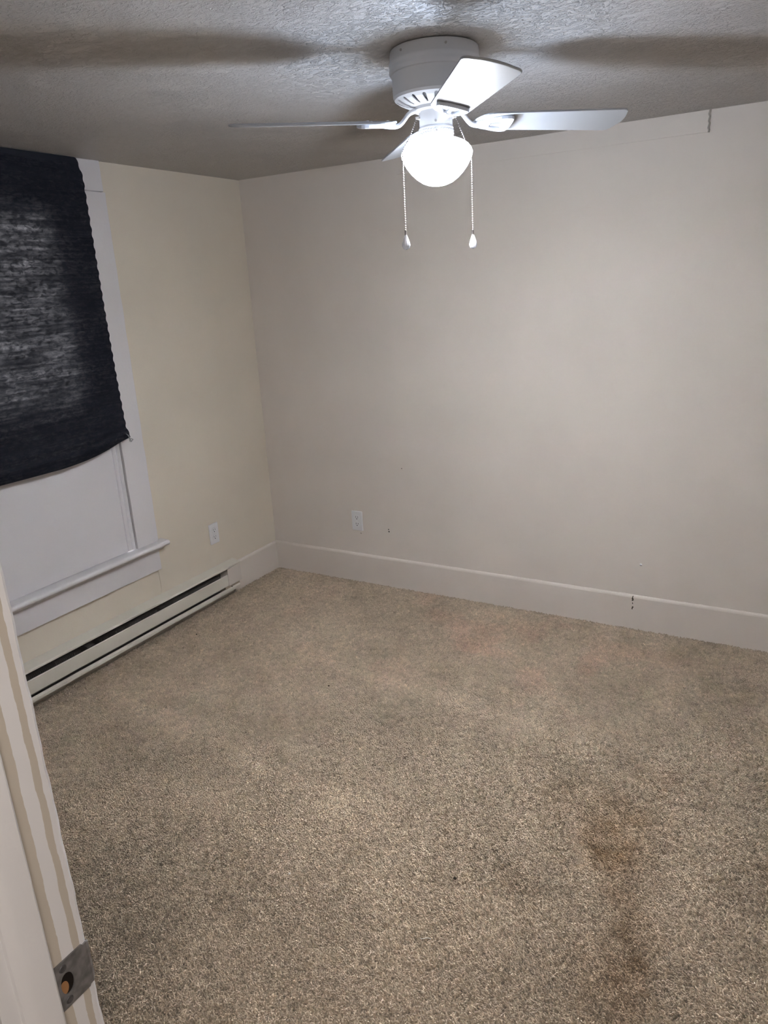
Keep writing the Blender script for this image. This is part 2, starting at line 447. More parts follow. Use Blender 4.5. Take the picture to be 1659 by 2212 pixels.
# ------------------------------------------------------------------ door frame on the left of the picture
door = struct(empty('door_1', (DX0, YN, 0)))
def dpart(name, bm, m, smooth=None):
    bmesh.ops.translate(bm, verts=bm.verts[:], vec=(-DX0, -YN, 0))
    return obj(name, bm, m, door, smooth)
SPZ0, SPZ1 = 0.931, 0.990
def jamb_board():
    bm = nb()
    prof = [(DX0 - 0.018, YH), (DX0, YH), (DX0, -3.052), (DX0, -2.957), (DX0 - 0.0035, -2.953), (DX0 - 0.018, -2.953)]
    N = 160; rings = []
    for i in range(N + 1):
        z = -0.016 + (DZ + 0.012) * i / N
        wv = 0.0004 * math.sin(z * 61) + 0.0004 * math.sin(z * 143 + 2)
        lean = -0.016 * (z - 0.94) if z > 0.94 else -0.010 * (z - 0.94)
        rings.append([bm.verts.new((x, y + (wv + (0.5 * (-lean) if False else 0) if k in (3, 4, 5) else 0), z)) for k, (x, y) in enumerate(prof)])
    n = len(prof)
    for a, b in zip(rings, rings[1:]):
        for k in range(n): bm.faces.new((a[k], a[(k + 1) % n], b[(k + 1) % n], b[k]))
    bm.faces.new(rings[0]); bm.faces.new(rings[-1])
    bmesh.ops.recalc_face_normals(bm, faces=bm.faces[:])
    return bm
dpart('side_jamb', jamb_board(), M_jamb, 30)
M_jw = painted('white_door_paint', (0.80, 0.78, 0.775), 0.42, 0.4, 0.15, 50, 0.02)
# stop with rounded front corner
pr = [(DX0, -2.9985), (DX0 + 0.0085, -2.9985), (DX0 + 0.011, -3.001), (DX0 + 0.011, -3.022), (DX0 + 0.0095, -3.027), (DX0 + 0.004, -3.0335), (DX0, -3.0345)]
bm = extrude_profile(nb(), pr, -0.016, DZ, 'z'); dpart('stop', bm, M_jw, 25)
bm = extrude_profile(nb(), [(DX0 + 0.0005, -3.052), (DX0 + 0.004, -3.055), (DX0 + 0.005, -3.062), (DX0 + 0.003, -3.070), (DX0 + 0.0005, YH)], -0.016, DZ, 'z'); dpart('bead', bm, M_jw, 25)
dpart('side_jamb', B(DX1, DX1 + 0.018, YH, YN + 0.002, -0.016, DZ, 0.001, 1), M_jw)
dpart('head_jamb', B(DX0 - 0.018, DX1 + 0.018, YH, YN + 0.002, DZ, DZ + 0.018, 0.001, 1), M_jw)
dpart('stop', B(DX1 - 0.011, DX1, -3.034, -2.9985, -0.016, DZ, 0.001, 1), M_jw)
dpart('stop', B(DX0, DX1, -3.034, -2.9985, DZ - 0.011, DZ, 0.001, 1), M_jw)
for (a, b) in ((DX0 - 0.095, DX0 - 0.006), (DX1 + 0.006, DX1 + 0.095)):
    dpart('casing', B(a, b, YN, YN + 0.014 if a > DX0 else YN + 0.0, -0.004, DZ + 0.08, 0.0) if False else B(a, b, YH - 0.016, YH, -0.016, DZ + 0.08, 0.003), M_jw)
dpart('head_casing', B(DX0 - 0.095, DX1 + 0.095, YH - 0.016, YH, DZ + 0.006, DZ + 0.09, 0.003), M_jw)

# strike plate with lip, latch hole, two screws
M_steel = mat('worn_grey_steel', (0.20, 0.195, 0.195), 0.45, 0.5, 0.6)
t = NT(M_steel); p = t.pos()
t.l(t.ramp(t.noise(p, 90, 4), [(0.3, (0.15, 0.145, 0.145)), (0.65, (0.27, 0.26, 0.26))]), t.b.inputs['Base Color'])
M_rawwood = mat('raw_wood_in_mortise', (0.33, 0.17, 0.075), 0.8, 0.1)
zc = 0.5 * (SPZ0 + SPZ1)
# plate local: u along y (towards room +), v along z ; thickness along x
hole = [(-0.004 + 0.0080 * math.cos(a) * (1.0 if math.cos(a) > 0 else 0.9) - 0.004, 0.0130 * math.sin(a)) for a in np.linspace(0, 2 * PI, 25)[:-1]]
outl = [(-0.0215, -0.0285), (0.0150, -0.0285), (0.0165, -0.0265), (0.0165, 0.0265), (0.0150, 0.0285), (-0.0215, 0.0285)]
bm = plate(nb(), outl, 0.0, 0.0016, [hole])
# lip bending into the room past the jamb corner
lip = nb()
prl = [(0.0165, 0.0016), (0.0205, 0.0012), (0.0245, -0.0015), (0.0258, -0.0045), (0.0246, -0.0045), (0.0205, -0.0006), (0.0165, 0.0)]
r0 = []; r1 = []
for (u, x) in prl:
    k = 0.0225 if u > 0.021 else 0.0265
    r0.append(bm.verts.new((u, -k, x))); r1.append(bm.verts.new((u, k, x)))
n = len(prl)
for k in range(n): bm.faces.new((r0[k], r0[(k + 1) % n], r1[(k + 1) % n], r1[k]))
bm.faces.new(r0[::-1]); bm.faces.new(r1)
lip.free()
bmesh.ops.recalc_face_normals(bm, faces=bm.faces[:])
YP = -2.9765
def toplate(bm):       # (u,v,w) -> world (DX0+w, YP+u, zc+v)
    for v in bm.verts:
        u, vv, ww = v.co; v.co = (DX0 + ww + 0.0003, YP + u, zc + vv)
    return bm
sp = dpart('strike_plate', toplate(bm), M_steel); sp['label'] = 'worn grey metal strike plate'
def subpart(name, bm, m, par, smooth=None):
    bmesh.ops.translate(bm, verts=bm.verts[:], vec=(-DX0, -YN, 0)); return obj(name, bm, m, par, smooth)
bm = nb(); lathe(bm, [(0.0, 0.0006), (0.0095, 0.0006)], 20); 
for v in bm.verts: v.co = (v.co.x * 0.95 - 0.008, v.co.y * 1.4, 0.0003)
o = subpart('latch_hole', toplate(bm), mat('dark_hole', (0.018, 0.014, 0.012), 0.9, 0.05), sp)
bm = nb(); lathe(bm, [(0.0, 0.0), (0.0055, 0.0)], 16)
for v in bm.verts: v.co = (v.co.x * 0.9 - 0.0115, v.co.y * 1.5 - 0.0035, 0.0007)
o = subpart('bare_wood', toplate(bm), M_rawwood, sp); o['label'] = 'bare brown wood showing in the latch hole'
for v0 in (0.0205, -0.0205):
    bm = nb(); lathe(bm, [(0.0, 0.0019), (0.0022, 0.0019), (0.0038, 0.0024), (0.0044, 0.0017)], 16)
    for v in bm.verts: v.co.x += -0.0095; v.co.y += v0
    subpart('screw', toplate(bm), mat('dark_screw', (0.09, 0.085, 0.085), 0.5, 0.5, 0.5), sp)

# ------------------------------------------------------------------ electric baseboard heater
heat = tag(empty('baseboard_heater', (0, -1.1, 0)), 'cream metal electric baseboard heater along the left wall under the window', 'heater')
HY0, HY1 = -2.30, -0.402
def hpart(name, bm, m, smooth=None, par=None):
    bmesh.ops.translate(bm, verts=bm.verts[:], vec=(0, 1.1, 0)); return obj(name, bm, m, par or heat, smooth)
D = 0.062
hpart('back_panel', B(0.001, 0.006, HY0, HY1 - 0.002, 0.042, 0.196), M_heat)
# top cover sloping to the front with a short lip
pr = [(0.001, 0.197), (0.004, 0.199), (D - 0.002, 0.189), (D + 0.001, 0.186), (D + 0.001, 0.179), (D - 0.001, 0.179), (D - 0.002, 0.186), (0.006, 0.196)]
hpart('top_cover', extrude_profile(nb(), pr, HY0, HY1, 'y'), M_heat)
# front panel
pr = [(D - 0.0015, 0.142), (D - 0.006, 0.145), (D - 0.007, 0.144), (D - 0.003, 0.140), (D - 0.003, 0.083), (D - 0.009, 0.080), (D - 0.008, 0.079), (D - 0.0015, 0.082)]
hpart('front_panel', extrude_profile(nb(), pr, HY0, HY1 - 0.112, 'y'), M_heat)
# bottom rail
pr = [(0.006, 0.042), (D - 0.003, 0.042), (D - 0.001, 0.044), (D - 0.001, 0.056), (D - 0.010, 0.064), (D - 0.011, 0.063), (D - 0.003, 0.055), (D - 0.003, 0.045), (0.006, 0.045)]
hpart('bottom_rail', extrude_profile(nb(), pr, HY0, HY1 - 0.018, 'y'), M_heat)
hpart('slot_shade_strip', B(0.009, D - 0.0045, HY0, HY1 - 0.134, 0.0452, 0.0480), M_heat_in)  # dark strip added so the slot below the front panel reads shaded
# inside: dark reflector, element with fins
hpart('reflector', B(0.0062, 0.009, HY0, HY1 - 0.115, 0.050, 0.192), M_heat_in)
bm = nb(); tube(bm, [(0.034, HY0 + 0.02, 0.112), (0.034, HY1 - 0.13, 0.112)], 0.006, 8)
el = hpart('heating_element', bm, M_fin)
bm = nb(); y = HY0 + 0.05; k = 0
while y < HY1 - 0.16:
    if not (-1.02 < y < -0.95 or -1.47 < y < -1.38): box(bm, 0.013, 0.052, y, y + 0.0012, 0.086, 0.156)
    y += 0.0085
fo = hpart('fins', bm, M_fin); fo['kind'] = 'stuff'
for yb in (-0.985, -1.425):
    hpart('bracket', B(0.009, D - 0.006, yb - 0.02, yb + 0.02, 0.150, 0.1525), M_heat_in)
# end box with its cover, knockout foot below
ec = hpart('end_cap', B(0.006, D - 0.0005, HY1 - 0.110, HY1 - 0.001, 0.078, 0.1755, 0.0015), painted('pink_cream_enamel', (0.71, 0.645, 0.59), 0.42, 0.4, 0.03, 60, 0.02)); ec['label'] = 'square cover of the wiring box at the end nearest the corner'
hpart('end_foot', B(0.010, D - 0.009, HY1 - 0.132, HY1 - 0.014, 0.046, 0.0785, 0.001, 1), painted('tan_foot', (0.40, 0.34, 0.26), 0.5, 0.3, 0.03))
bm = nb(); tube(bm, [(D - 0.0095, HY1 - 0.082, 0.064), (D - 0.0072, HY1 - 0.082, 0.064)], 0.0035, 10); hpart('screw', bm, M_slot)

# ------------------------------------------------------------------ wall outlets
def rrect(w, h, r, n=5, cx=0, cy=0):
    pts = []
    for (sx, sy, a0) in ((1, 1, 0), (-1, 1, PI / 2), (-1, -1, PI), (1, -1, 3 * PI / 2)):
        for k in range(n + 1):
            a = a0 + PI / 2 * k / n
            pts.append((cx + sx * (w / 2 - r) + r * math.cos(a), cy + sy * (h / 2 - r) + r * math.sin(a)))
    return pts
def face_outline(cx, cy):      # receptacle face: circle cut flat at top and bottom
    R = 0.0170; pts = []
    for k in range(36):
        a = 2 * PI * k / 36; y = R * math.sin(a)
        pts.append((cx + R * math.cos(a), cy + max(-0.0140, min(0.0140, y))))
    return pts
def outlet(loc, rz, label):
    r = tag(empty('wall_outlet', loc, rz), label, 'outlet', None)
    # local: x right, z up, -y out of the wall
    def put(bm):
        for v in bm.verts: u, vv, ww = v.co; v.co = (u, -ww, vv)
        bmesh.ops.recalc_face_normals(bm, faces=bm.faces[:]); return bm
    bm = nb(); o1 = rrect(0.070, 0.114, 0.004); o2 = rrect(0.064, 0.108, 0.003)
    holes = [face_outline(0, 0.0195), face_outline(0, -0.0195)]
    def grow(h, k, cy): return [((x) * k, (y - cy) * k + cy) for x, y in h]
    hb = [grow(holes[0], 1.06, 0.0195), grow(holes[1], 1.06, -0.0195)]
    plate(bm, o2, 0.0045, 0.0060, hb)
    ring0 = [bm.verts.new((x, y, 0.0005)) for x, y in o1]; ring1 = [bm.verts.new((x, y, 0.0030)) for x, y in o1]; ring2 = [bm.verts.new((x, y, 0.0060)) for x, y in o2]
    n = len(o1)
    for a, b in ((ring0, ring1), (ring1, ring2)):
        for k in range(n): bm.faces.new((a[k], a[(k + 1) % n], b[(k + 1) % n], b[k]))
    obj('cover_plate', put(bm), M_white, r)
    for cy in (0.0195, -0.0195):
        bm = plate(nb(), face_outline(0, cy), 0.002, 0.0068)
        rc = obj('receptacle', put(bm), M_white, r)
        for (sx, w, h) in ((-0.0064, 0.0022, 0.0092), (0.0064, 0.0022, 0.0076)):
            bm = plate(nb(), rrect(w, h, 0.0003, 1, sx, cy + 0.0035), 0.0062, 0.00705); obj('slot', put(bm), M_slot, rc)
        gp = [(0.0030 * math.cos(a), cy - 0.0075 + max(-0.0022, 0.0030 * math.sin(a))) for a in np.linspace(0, 2 * PI, 13)[:-1]]
        bm = plate(nb(), gp, 0.0062, 0.00705); obj('ground_hole', put(bm), M_slot, rc)
    bm = nb(); lathe(bm, [(0.0, 0.0070), (0.0020, 0.0068), (0.0030, 0.0060)], 14); obj('screw', put(bm), M_white, r)
    return r
outlet((0.602, 0.0, 0.3635), 0.0, 'white duplex outlet on the back wall right of the corner')
outlet((0.0, -0.517, 0.381), PI / 2, 'white duplex outlet on the left wall above the heater end')

# small screw anchor left in the back wall
an = nb()
for v in lathe(an, [(0.0, 0.003), (0.0028, 0.003), (0.0048, 0.0018), (0.0052, 0.0)], 16).verts:
    u, vv, ww = v.co; v.co = (u, -ww, vv)
ao = tag(obj('wall_anchor', an, M_white), 'tiny white plastic anchor in the back wall above the chipped baseboard', 'anchor'); ao.location = (2.141, 0.0, 0.3245)
bm = nb(); tube(bm, [(-0.004, -0.002, -0.001), (0.0, -0.0038, -0.0045), (0.006, -0.003, -0.003)], 0.0012, 6); obj('dark_edge', bm, M_slot, ao)  # dark curved sliver below the anchor

# ------------------------------------------------------------------ ceiling fan
FX, FY = 1.81, -1.38
fan = tag(empty('ceiling_fan', (FX, FY, H)), 'white four-blade ceiling fan with lit glass bowl and two pull chains', 'ceiling fan')
def fpart(name, bm, m, smooth=35, par=None, label=None):
    bmesh.ops.translate(bm, verts=bm.verts[:], vec=(0, 0, -H))
    o = obj(name, bm, m, par or fan, smooth)
    if label: o['label'] = label
    return o
# housing (built around the fan axis, heights in world z)
prof = [(0.0, H - 0.0005), (0.106, H - 0.0005), (0.1120, H - 0.003), (0.1135, H - 0.010), (0.1135, H - 0.024), (0.1155, H - 0.028), (0.1165, H - 0.033), (0.1150, H - 0.038),
        (0.1150, H - 0.040), (0.1165, H - 0.045), (0.1165, H - 0.050), (0.1140, H - 0.055), (0.1105, H - 0.0565), (0.1095, H - 0.060), (0.1090, H - 0.100)]
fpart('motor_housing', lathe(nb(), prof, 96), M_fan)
for a in (190, 250, 310):
    bm = nb(); an = math.radians(a); d = Vector((math.cos(an), math.sin(an), 0))
    tube(bm, [d * 0.112 + Vector((0, 0, H - 0.016)), d * 0.1152 + Vector((0, 0, H - 0.016))], 0.003, 10); fpart('screw', bm, M_screw)
# vented bottom dish, slots cut through
dish_o = [(0.1090, H - 0.100), (0.1085, H - 0.106), (0.1050, H - 0.112), (0.0950, H - 0.119), (0.0800, H - 0.126), (0.0620, H - 0.131), (0.0540, H - 0.132)]
dish = dish_o + [(r - 0.0006, z + 0.0028) for r, z in dish_o[::-1]]
bm = lathe(nb(), dish + [dish[0]], 96); bmesh.ops.remove_doubles(bm, verts=bm.verts[:], dist=1e-6); bmesh.ops.recalc_face_normals(bm, faces=bm.faces[:])
bmc = nb()
NS = 20
for k in range(NS):
    a = 2 * PI * (k + 0.5) / NS
    out = []
    for s in np.linspace(-PI / 2, PI / 2, 7): out.append((0.0955 + 0.0048 * math.cos(s), 0.0048 * math.sin(s)))
    for s in np.linspace(PI / 2, 3 * PI / 2, 7): out.append((0.0700 + 0.0024 * math.cos(s), 0.0024 * math.sin(s)))
    tmp = plate(nb(), out, H - 0.150, H - 0.095)
    bmesh.ops.rotate(tmp, verts=tmp.verts[:], cent=(0, 0, 0), matrix=Matrix.Rotation(a, 3, 'Z'))
    me = bpy.data.meshes.new('cutter'); tmp.to_mesh(me); tmp.free(); bmc.from_mesh(me); bpy.data.meshes.remove(me)
mc = bpy.data.meshes.new('cutter'); bmc.to_mesh(mc); bmc.free()
co = bpy.data.objects.new('cutter', mc); COL.objects.link(co); co.location = (0, 0, -H)
co.parent = fan
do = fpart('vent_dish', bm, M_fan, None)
bo = do.modifiers.new('cut', 'BOOLEAN'); bo.object = co; bo.operation = 'DIFFERENCE'; bo.solver = 'EXACT'
dg = bpy.context.evaluated_depsgraph_get(); dg.update()
nm = bpy.data.meshes.new_from_object(do.evaluated_get(dg)); do.modifiers.clear(); do.data = nm
for pl in nm.polygons: pl.use_smooth = False
bpy.data.objects.remove(co); bpy.data.meshes.remove(mc)
fpart('motor', lathe(nb(), [(0.0, H - 0.095), (0.088, H - 0.095), (0.090, H - 0.100), (0.086, H - 0.112), (0.066, H - 0.122), (0.056, H - 0.126), (0.0, H - 0.126)], 48), mat('grey_motor', (0.42, 0.43, 0.46), 0.45, 0.4, 0.2))
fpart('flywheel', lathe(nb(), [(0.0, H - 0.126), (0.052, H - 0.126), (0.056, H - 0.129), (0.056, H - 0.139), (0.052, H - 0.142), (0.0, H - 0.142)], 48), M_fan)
# switch housing
ZS = 2.010
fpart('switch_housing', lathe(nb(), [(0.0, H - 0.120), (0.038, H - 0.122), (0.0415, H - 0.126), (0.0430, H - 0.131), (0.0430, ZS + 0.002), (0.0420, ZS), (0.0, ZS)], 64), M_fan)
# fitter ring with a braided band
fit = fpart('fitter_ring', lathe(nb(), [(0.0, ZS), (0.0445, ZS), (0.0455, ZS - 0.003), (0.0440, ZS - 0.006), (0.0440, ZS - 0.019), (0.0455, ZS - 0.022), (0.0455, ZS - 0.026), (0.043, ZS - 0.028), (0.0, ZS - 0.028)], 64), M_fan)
bm = nb()
for k in range(34):
    for s in (-1, 1):
        a = 2 * PI * k / 34; z0 = ZS - 0.0125
        pts = []
        for q in range(4):
            f = q / 3; aa = a + f * 0.16
            pts.append((0.0445 * math.cos(aa), 0.0445 * math.sin(aa), z0 + s * (0.0008 + 0.0048 * f)))
        tube(bm, pts, [0.0008, 0.0020, 0.0019, 0.0006], 6)
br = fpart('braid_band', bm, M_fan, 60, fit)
for a in (-62, 58, 178):
    bm = nb(); an = math.radians(a); d = Vector((math.cos(an), math.sin(an), 0)); z0 = Vector((0, 0, ZS - 0.0125))
    tube(bm, [d * 0.043 + z0, d * 0.053 + z0, d * 0.0535 + z0], [0.0022, 0.0022, 0.0004], 10)
    tube(bm, [d * 0.049 + z0, d * 0.0515 + z0], 0.0042, 12); fpart('thumbscrew', bm, M_screw, 35, fit)
    bm = nb(); d = Vector((math.cos(an - 0.05), math.sin(an - 0.05), 0)); z0 = Vector((0, 0, ZS + 0.010)); tube(bm, [d * 0.0425 + z0, d * 0.0452 + z0], 0.0033, 12); fpart('screw', bm, M_screw)
# frosted bowl: scatters the bulb's light (emission) and lets some straight through; clearer at the shoulder
M_bowl = bpy.data.materials.new('frosted_lit_glass'); M_bowl.use_nodes = True
t = M_bowl.node_tree; t.nodes.clear()
mo = t.nodes.new('ShaderNodeOutputMaterial'); mx = t.nodes.new('ShaderNodeMixShader'); em = t.nodes.new('ShaderNodeEmission'); tr = t.nodes.new('ShaderNodeBsdfTransparent')
tc = t.nodes.new('ShaderNodeTexCoord'); sz = t.nodes.new('ShaderNodeSeparateXYZ'); t.links.new(tc.outputs['Object'], sz.inputs[0])
mr = t.nodes.new('ShaderNodeMapRange'); mr.interpolation_type = 'SMOOTHSTEP'
mr.inputs[1].default_value = 1.938 - H; mr.inputs[2].default_value = 1.882 - H; mr.inputs[3].default_value = BOWL_TOP; mr.inputs[4].default_value = BOWL_LOW
t.links.new(sz.outputs['Z'], mr.inputs[0]); t.links.new(mr.outputs[0], em.inputs[1])
em.inputs[0].default_value = (0.92, 0.95, 1.0, 1); tr.inputs[0].default_value = (1, 1, 1, 1)
m2 = t.nodes.new('ShaderNodeMapRange'); m2.inputs[1].default_value = 1.9515 - H; m2.inputs[2].default_value = 1.9530 - H; m2.inputs[3].default_value = 0.0; m2.inputs[4].default_value = 0.6
t.links.new(sz.outputs['Z'], m2.inputs[0]); t.links.new(m2.outputs[0], mx.inputs[0])
t.links.new(em.outputs[0], mx.inputs[1]); t.links.new(tr.outputs[0], mx.inputs[2]); t.links.new(mx.outputs[0], mo.inputs[0])
ZB = 1.9845
bp = [(0.0440, ZB + 0.002), (0.0470, ZB), (0.0590, ZB - 0.0035), (0.0720, ZB - 0.0090), (0.0835, ZB - 0.0170), (0.0910, ZB - 0.0265), (0.0940, ZB - 0.0350), (0.0930, ZB - 0.0430), (0.0885, ZB - 0.0540),
      (0.0800, ZB - 0.0680), (0.0680, ZB - 0.0830), (0.0540, ZB - 0.0960), (0.0390, ZB - 0.1060), (0.0230, ZB - 0.1120), (0.0100, ZB - 0.1140), (0.0, ZB - 0.1145)]
bowl = fpart('glass_bowl', lathe(nb(), bp, 72), M_bowl, 180, None, 'lit frosted white glass bowl')
ip = [(0.0915, 1.9500)] + [(r - 0.0018, z) for r, z in bp if z < 1.9480 and r > 0.003] + [(0.0, ZB - 0.1125)]
M_inner = mat('dark_block_shell', (0.03, 0.03, 0.03), 0.9, 0.0)
fpart('light_block_shell', lathe(nb(), ip, 48), M_inner, 180, bowl)  # unseen dark shell added to stop the bowl's glow shining upward
bl = bpy.data.lights.new('bulb_light', 'POINT'); bl.energy = BULB_W; bl.color = (0.62, 0.76, 1.0); bl.shadow_soft_size = 0.022
blo = bpy.data.objects.new('bulb_light', bl); COL.objects.link(blo); blo.parent = fan; blo.location = (0, 0, 1.947 - H)

# blades and brackets
def blade_bm():
    R0, R1, W0, W1, T = 0.105, 0.533, 0.098, 0.126, 0.0052
    pts = []
    # tip: slightly bowed with rounded corners
    rc = 0.020
    hw = lambda r: 0.5 * (W0 + (W1 - W0) * (r - 0.17) / (R1 - 0.17))
    for a in np.linspace(PI / 2, 0, 7): pts.append((R1 - 0.010 - rc + rc * math.cos(a), hw(R1) - rc + rc * math.sin(a)))
    for v in np.linspace(0.7, -0.7, 7): pts.append((R1 - 0.010 + 0.010 * (1 - v * v), v * (hw(R1) - rc)))
    for a in np.linspace(0, -PI / 2, 7): pts.append((R1 - 0.010 - rc + rc * math.cos(a), -hw(R1) + rc + rc * math.sin(a)))
    rr = 0.062
    for a in np.linspace(-PI / 2, -3 * PI / 2, 17): pts.append((R0 + rr + rr * math.cos(a), 0.5 * W0 * math.sin(a) * 0.985))
    bm = plate(nb(), pts, -T / 2, T / 2)
    es = [e for e in bm.edges if len(e.link_faces) == 2 and e.calc_face_angle(0) > 1.0]
    bmesh.ops.bevel(bm, geom=es, offset=0.0014, segments=2, affect='EDGES', profile=0.5)
    return bm
def bracket_bm():
    out = []; 
    L = [(0.108, 0.0095), (0.120, 0.0125), (0.135, 0.0205), (0.150, 0.0285), (0.168, 0.0355), (0.184, 0.0395), (0.195, 0.0400)]
    arc = [(0.203 + 0.005 * (1 - (v / 0.036) ** 2), v) for v in np.linspace(0.036, -0.036, 9)]
    out = L + arc + [(r, -v) for r, v in L[::-1]]
    hole = [(0.147, 0.0115), (0.165, 0.0195), (0.182, 0.0255), (0.189, 0.0250), (0.1935, 0.012), (0.195, 0.0), (0.1935, -0.012), (0.189, -0.0250), (0.182, -0.0255), (0.165, -0.0195), (0.147, -0.0115)]
    bm = plate(nb(), out, -0.0120, -0.0030, [hole])
    es = [e for e in bm.edges if len(e.link_faces) == 2 and e.calc_face_angle(0) > 1.0]
    bmesh.ops.bevel(bm, geom=es, offset=0.0022, segments=2, affect='EDGES', profile=0.5)
    # thin web inside the triangle
    plate(bm, [(r * 1.0, v * 1.05) for r, v in hole], -0.0062, -0.0028)
    tube(bm, [(0.150, 0, -0.008), (0.170, 0, -0.008), (0.196, 0, -0.009)], [0.006, 0.004, 0.005], 8, 0.7)
    return bm
def arm_bm():
    bm = nb(); pts = []; rad = []
    P0 = [(0.038, H - 0.139 - 2.025), (0.056, H - 0.140 - 2.025), (0.072, 0.0180), (0.084, 0.0050), (0.096, -0.0060), (0.110, -0.0100), (0.128, -0.0090), (0.146, -0.0078)]
    for i, (r, z) in enumerate(P0): pts.append((r, 0, z)); rad.append([0.011, 0.0105, 0.0092, 0.0088, 0.0088, 0.0092, 0.0100, 0.008][i])
    # subdivide smoothly
    P = [Vector(p) for p in pts]; sp_, sr = [], []
    for i in range(len(P) - 1):
        p0, p1, p2, p3 = P[max(i - 1, 0)], P[i], P[i + 1], P[min(i + 2, len(P) - 1)]
        for q in range(4):
            u = q / 4
            sp_.append(0.5 * ((2 * p1) + (p2 - p0) * u + (2 * p0 - 5 * p1 + 4 * p2 - p3) * u * u + (3 * p1 - 3 * p2 + p3 - p0) * u ** 3)); sr.append(rad[i] + (rad[i + 1] - rad[i]) * u)
    sp_.append(P[-1]); sr.append(rad[-1])
    return tube(bm, sp_, sr, 12, 0.62)
PITCH = math.radians(12.5)
def twist(bm):           # pitch the flat parts about the radial axis; the arm blends into it
    for v in bm.verts:
        k = min(1.0, max(0.0, (v.co.x - 0.075) / 0.05)); a = PITCH * k
        y, z = v.co.y, v.co.z
        v.co.y = y * math.cos(a) + z * math.sin(a); v.co.z = -y * math.sin(a) + z * math.cos(a)
    return bm
protos = {}
for nme, f in (('blade', blade_bm), ('bracket_arm', arm_bm), ('bracket', bracket_bm)):
    protos[nme] = twist(f())
    me = bpy.data.meshes.new(nme); protos[nme].to_mesh(me); protos[nme].free()
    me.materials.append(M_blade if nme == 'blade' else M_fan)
    for pl in me.polygons: pl.use_smooth = nme == 'bracket_arm'
    protos[nme] = me
SCR = ((0.128, 0.0), (0.176, 0.028), (0.176, -0.028)); mscs = []
for (r, v) in SCR:
    bm = lathe(nb(), [(0.0, 0.0052), (0.0034, 0.0046), (0.0046, 0.0026)], 10, (r, v))
    twist(bm); msc = bpy.data.meshes.new('screw'); bm.to_mesh(msc); bm.free(); msc.materials.append(M_fan); mscs.append(msc)
for phi in (-52.0, 42.0, 129.0, -140.0):
    bo = bpy.data.objects.new('blade', protos['blade']); COL.objects.link(bo); bo.parent = fan
    bo.location = (0, 0, 2.025 - H); bo.rotation_euler = (0, 0, math.radians(phi))
    for nme in ('bracket', 'bracket_arm'):
        b2 = bpy.data.objects.new(nme, protos[nme]); COL.objects.link(b2); b2.parent = fan
        b2.location = bo.location; b2.rotation_euler = bo.rotation_euler
    for msc in mscs:
        b3 = bpy.data.objects.new('screw', msc); COL.objects.link(b3); b3.parent = bo

# pull chains
M_crystal = mat('clear_acrylic_drop', (0.92, 0.93, 0.97), 0.05, 0.5); M_crystal.node_tree.nodes['Principled BSDF'].inputs['Transmission Weight'].default_value = 0.72
M_crystal.node_tree.nodes['Principled BSDF'].inputs['IOR'].default_value = 1.45
def sphere(bm, c, r, u=8, v=6):
    g = bmesh.ops.create_uvsphere(bm, u_segments=u, v_segments=v, radius=r)
    bmesh.ops.translate(bm, verts=g['verts'], vec=c)
def chain(path, zend, spacing=0.0058):
    P = [Vector(p) for p in path]; bm = nb()
    P.append(Vector((P[-1].x, P[-1].y, zend)))
    d = 0.0; seg = []; 
    for a, b in zip(P, P[1:]):
        L = (b - a).length; n0 = d
        while n0 < L: seg.append(a + (b - a) * (n0 / L)); n0 += spacing
        d = n0 - L
    for c in seg: sphere(bm, c, 0.0019, 7, 5)
    tube(bm, P, 0.0005, 4)
    ch = fpart('pull_chain', bm, M_chain, 180)
    e = P[-1]
    bm = nb(); tube(bm, [e + Vector((0, 0, 0.004)), e + Vector((0, 0, -0.008))], 0.0030, 8)
    fpart('chain_coupling', bm, M_chain, 60, ch)
    # teardrop pendant, facetted, a little flattened
    bm = nb()
    pf = [(0.0, -0.006), (0.0030, -0.0085), (0.0055, -0.014), (0.0085, -0.022), (0.0110, -0.030), (0.0115, -0.035), (0.0095, -0.041), (0.0055, -0.0445), (0.0, -0.0455)]
    lathe(bm, [(r, z) for r, z in pf], 10)
    ang = math.atan2(CAM.y - FY, CAM.x - FX) + PI / 2
    for v in bm.verts: v.co.y *= 0.45
    bmesh.ops.rotate(bm, verts=bm.verts[:], cent=(0, 0, 0), matrix=Matrix.Rotation(ang + random.uniform(-0.5, 0.5), 3, 'Z'))
    bmesh.ops.translate(bm, verts=bm.verts[:], vec=e)
    fpart('pendant', bm, M_crystal, None, ch, 'clear teardrop pendant')
def socket(a):
    an = math.radians(a); d = Vector((math.cos(an), math.sin(an), 0)); z = Vector((0, 0, 2.034)); bm = nb()
    tube(bm, [d * 0.041 + z, d * 0.046 + z], 0.0055, 12); tube(bm, [d * 0.046 + z, d * 0.054 + z], [0.0036, 0.0030], 10); fpart('chain_socket', bm, M_screw)
    return d * 0.0535 + z
# left chain leaves towards the camera side of the bowl, right one passes behind it
a1 = 218
s1 = socket(a1); d1 = Vector((math.cos(math.radians(a1 + 10)), math.sin(math.radians(a1 + 10)), 0))
chain([s1, s1 + Vector((0, 0, -0.006)), d1 * 0.080 + Vector((0, 0, 1.978)), d1 * 0.0905 + Vector((0, 0, 1.966)), d1 * 0.0965 + Vector((0, 0, 1.950))], 1.7585)
a2 = 30
s2 = socket(a2); d2 = Vector((math.cos(math.radians(a2 + 12)), math.sin(math.radians(a2 + 12)), 0))
chain([s2, s2 + Vector((0, 0, -0.006)), d2 * 0.080 + Vector((0, 0, 1.978)), d2 * 0.0905 + Vector((0, 0, 1.966)), d2 * 0.0965 + Vector((0, 0, 1.950))], 1.7535)

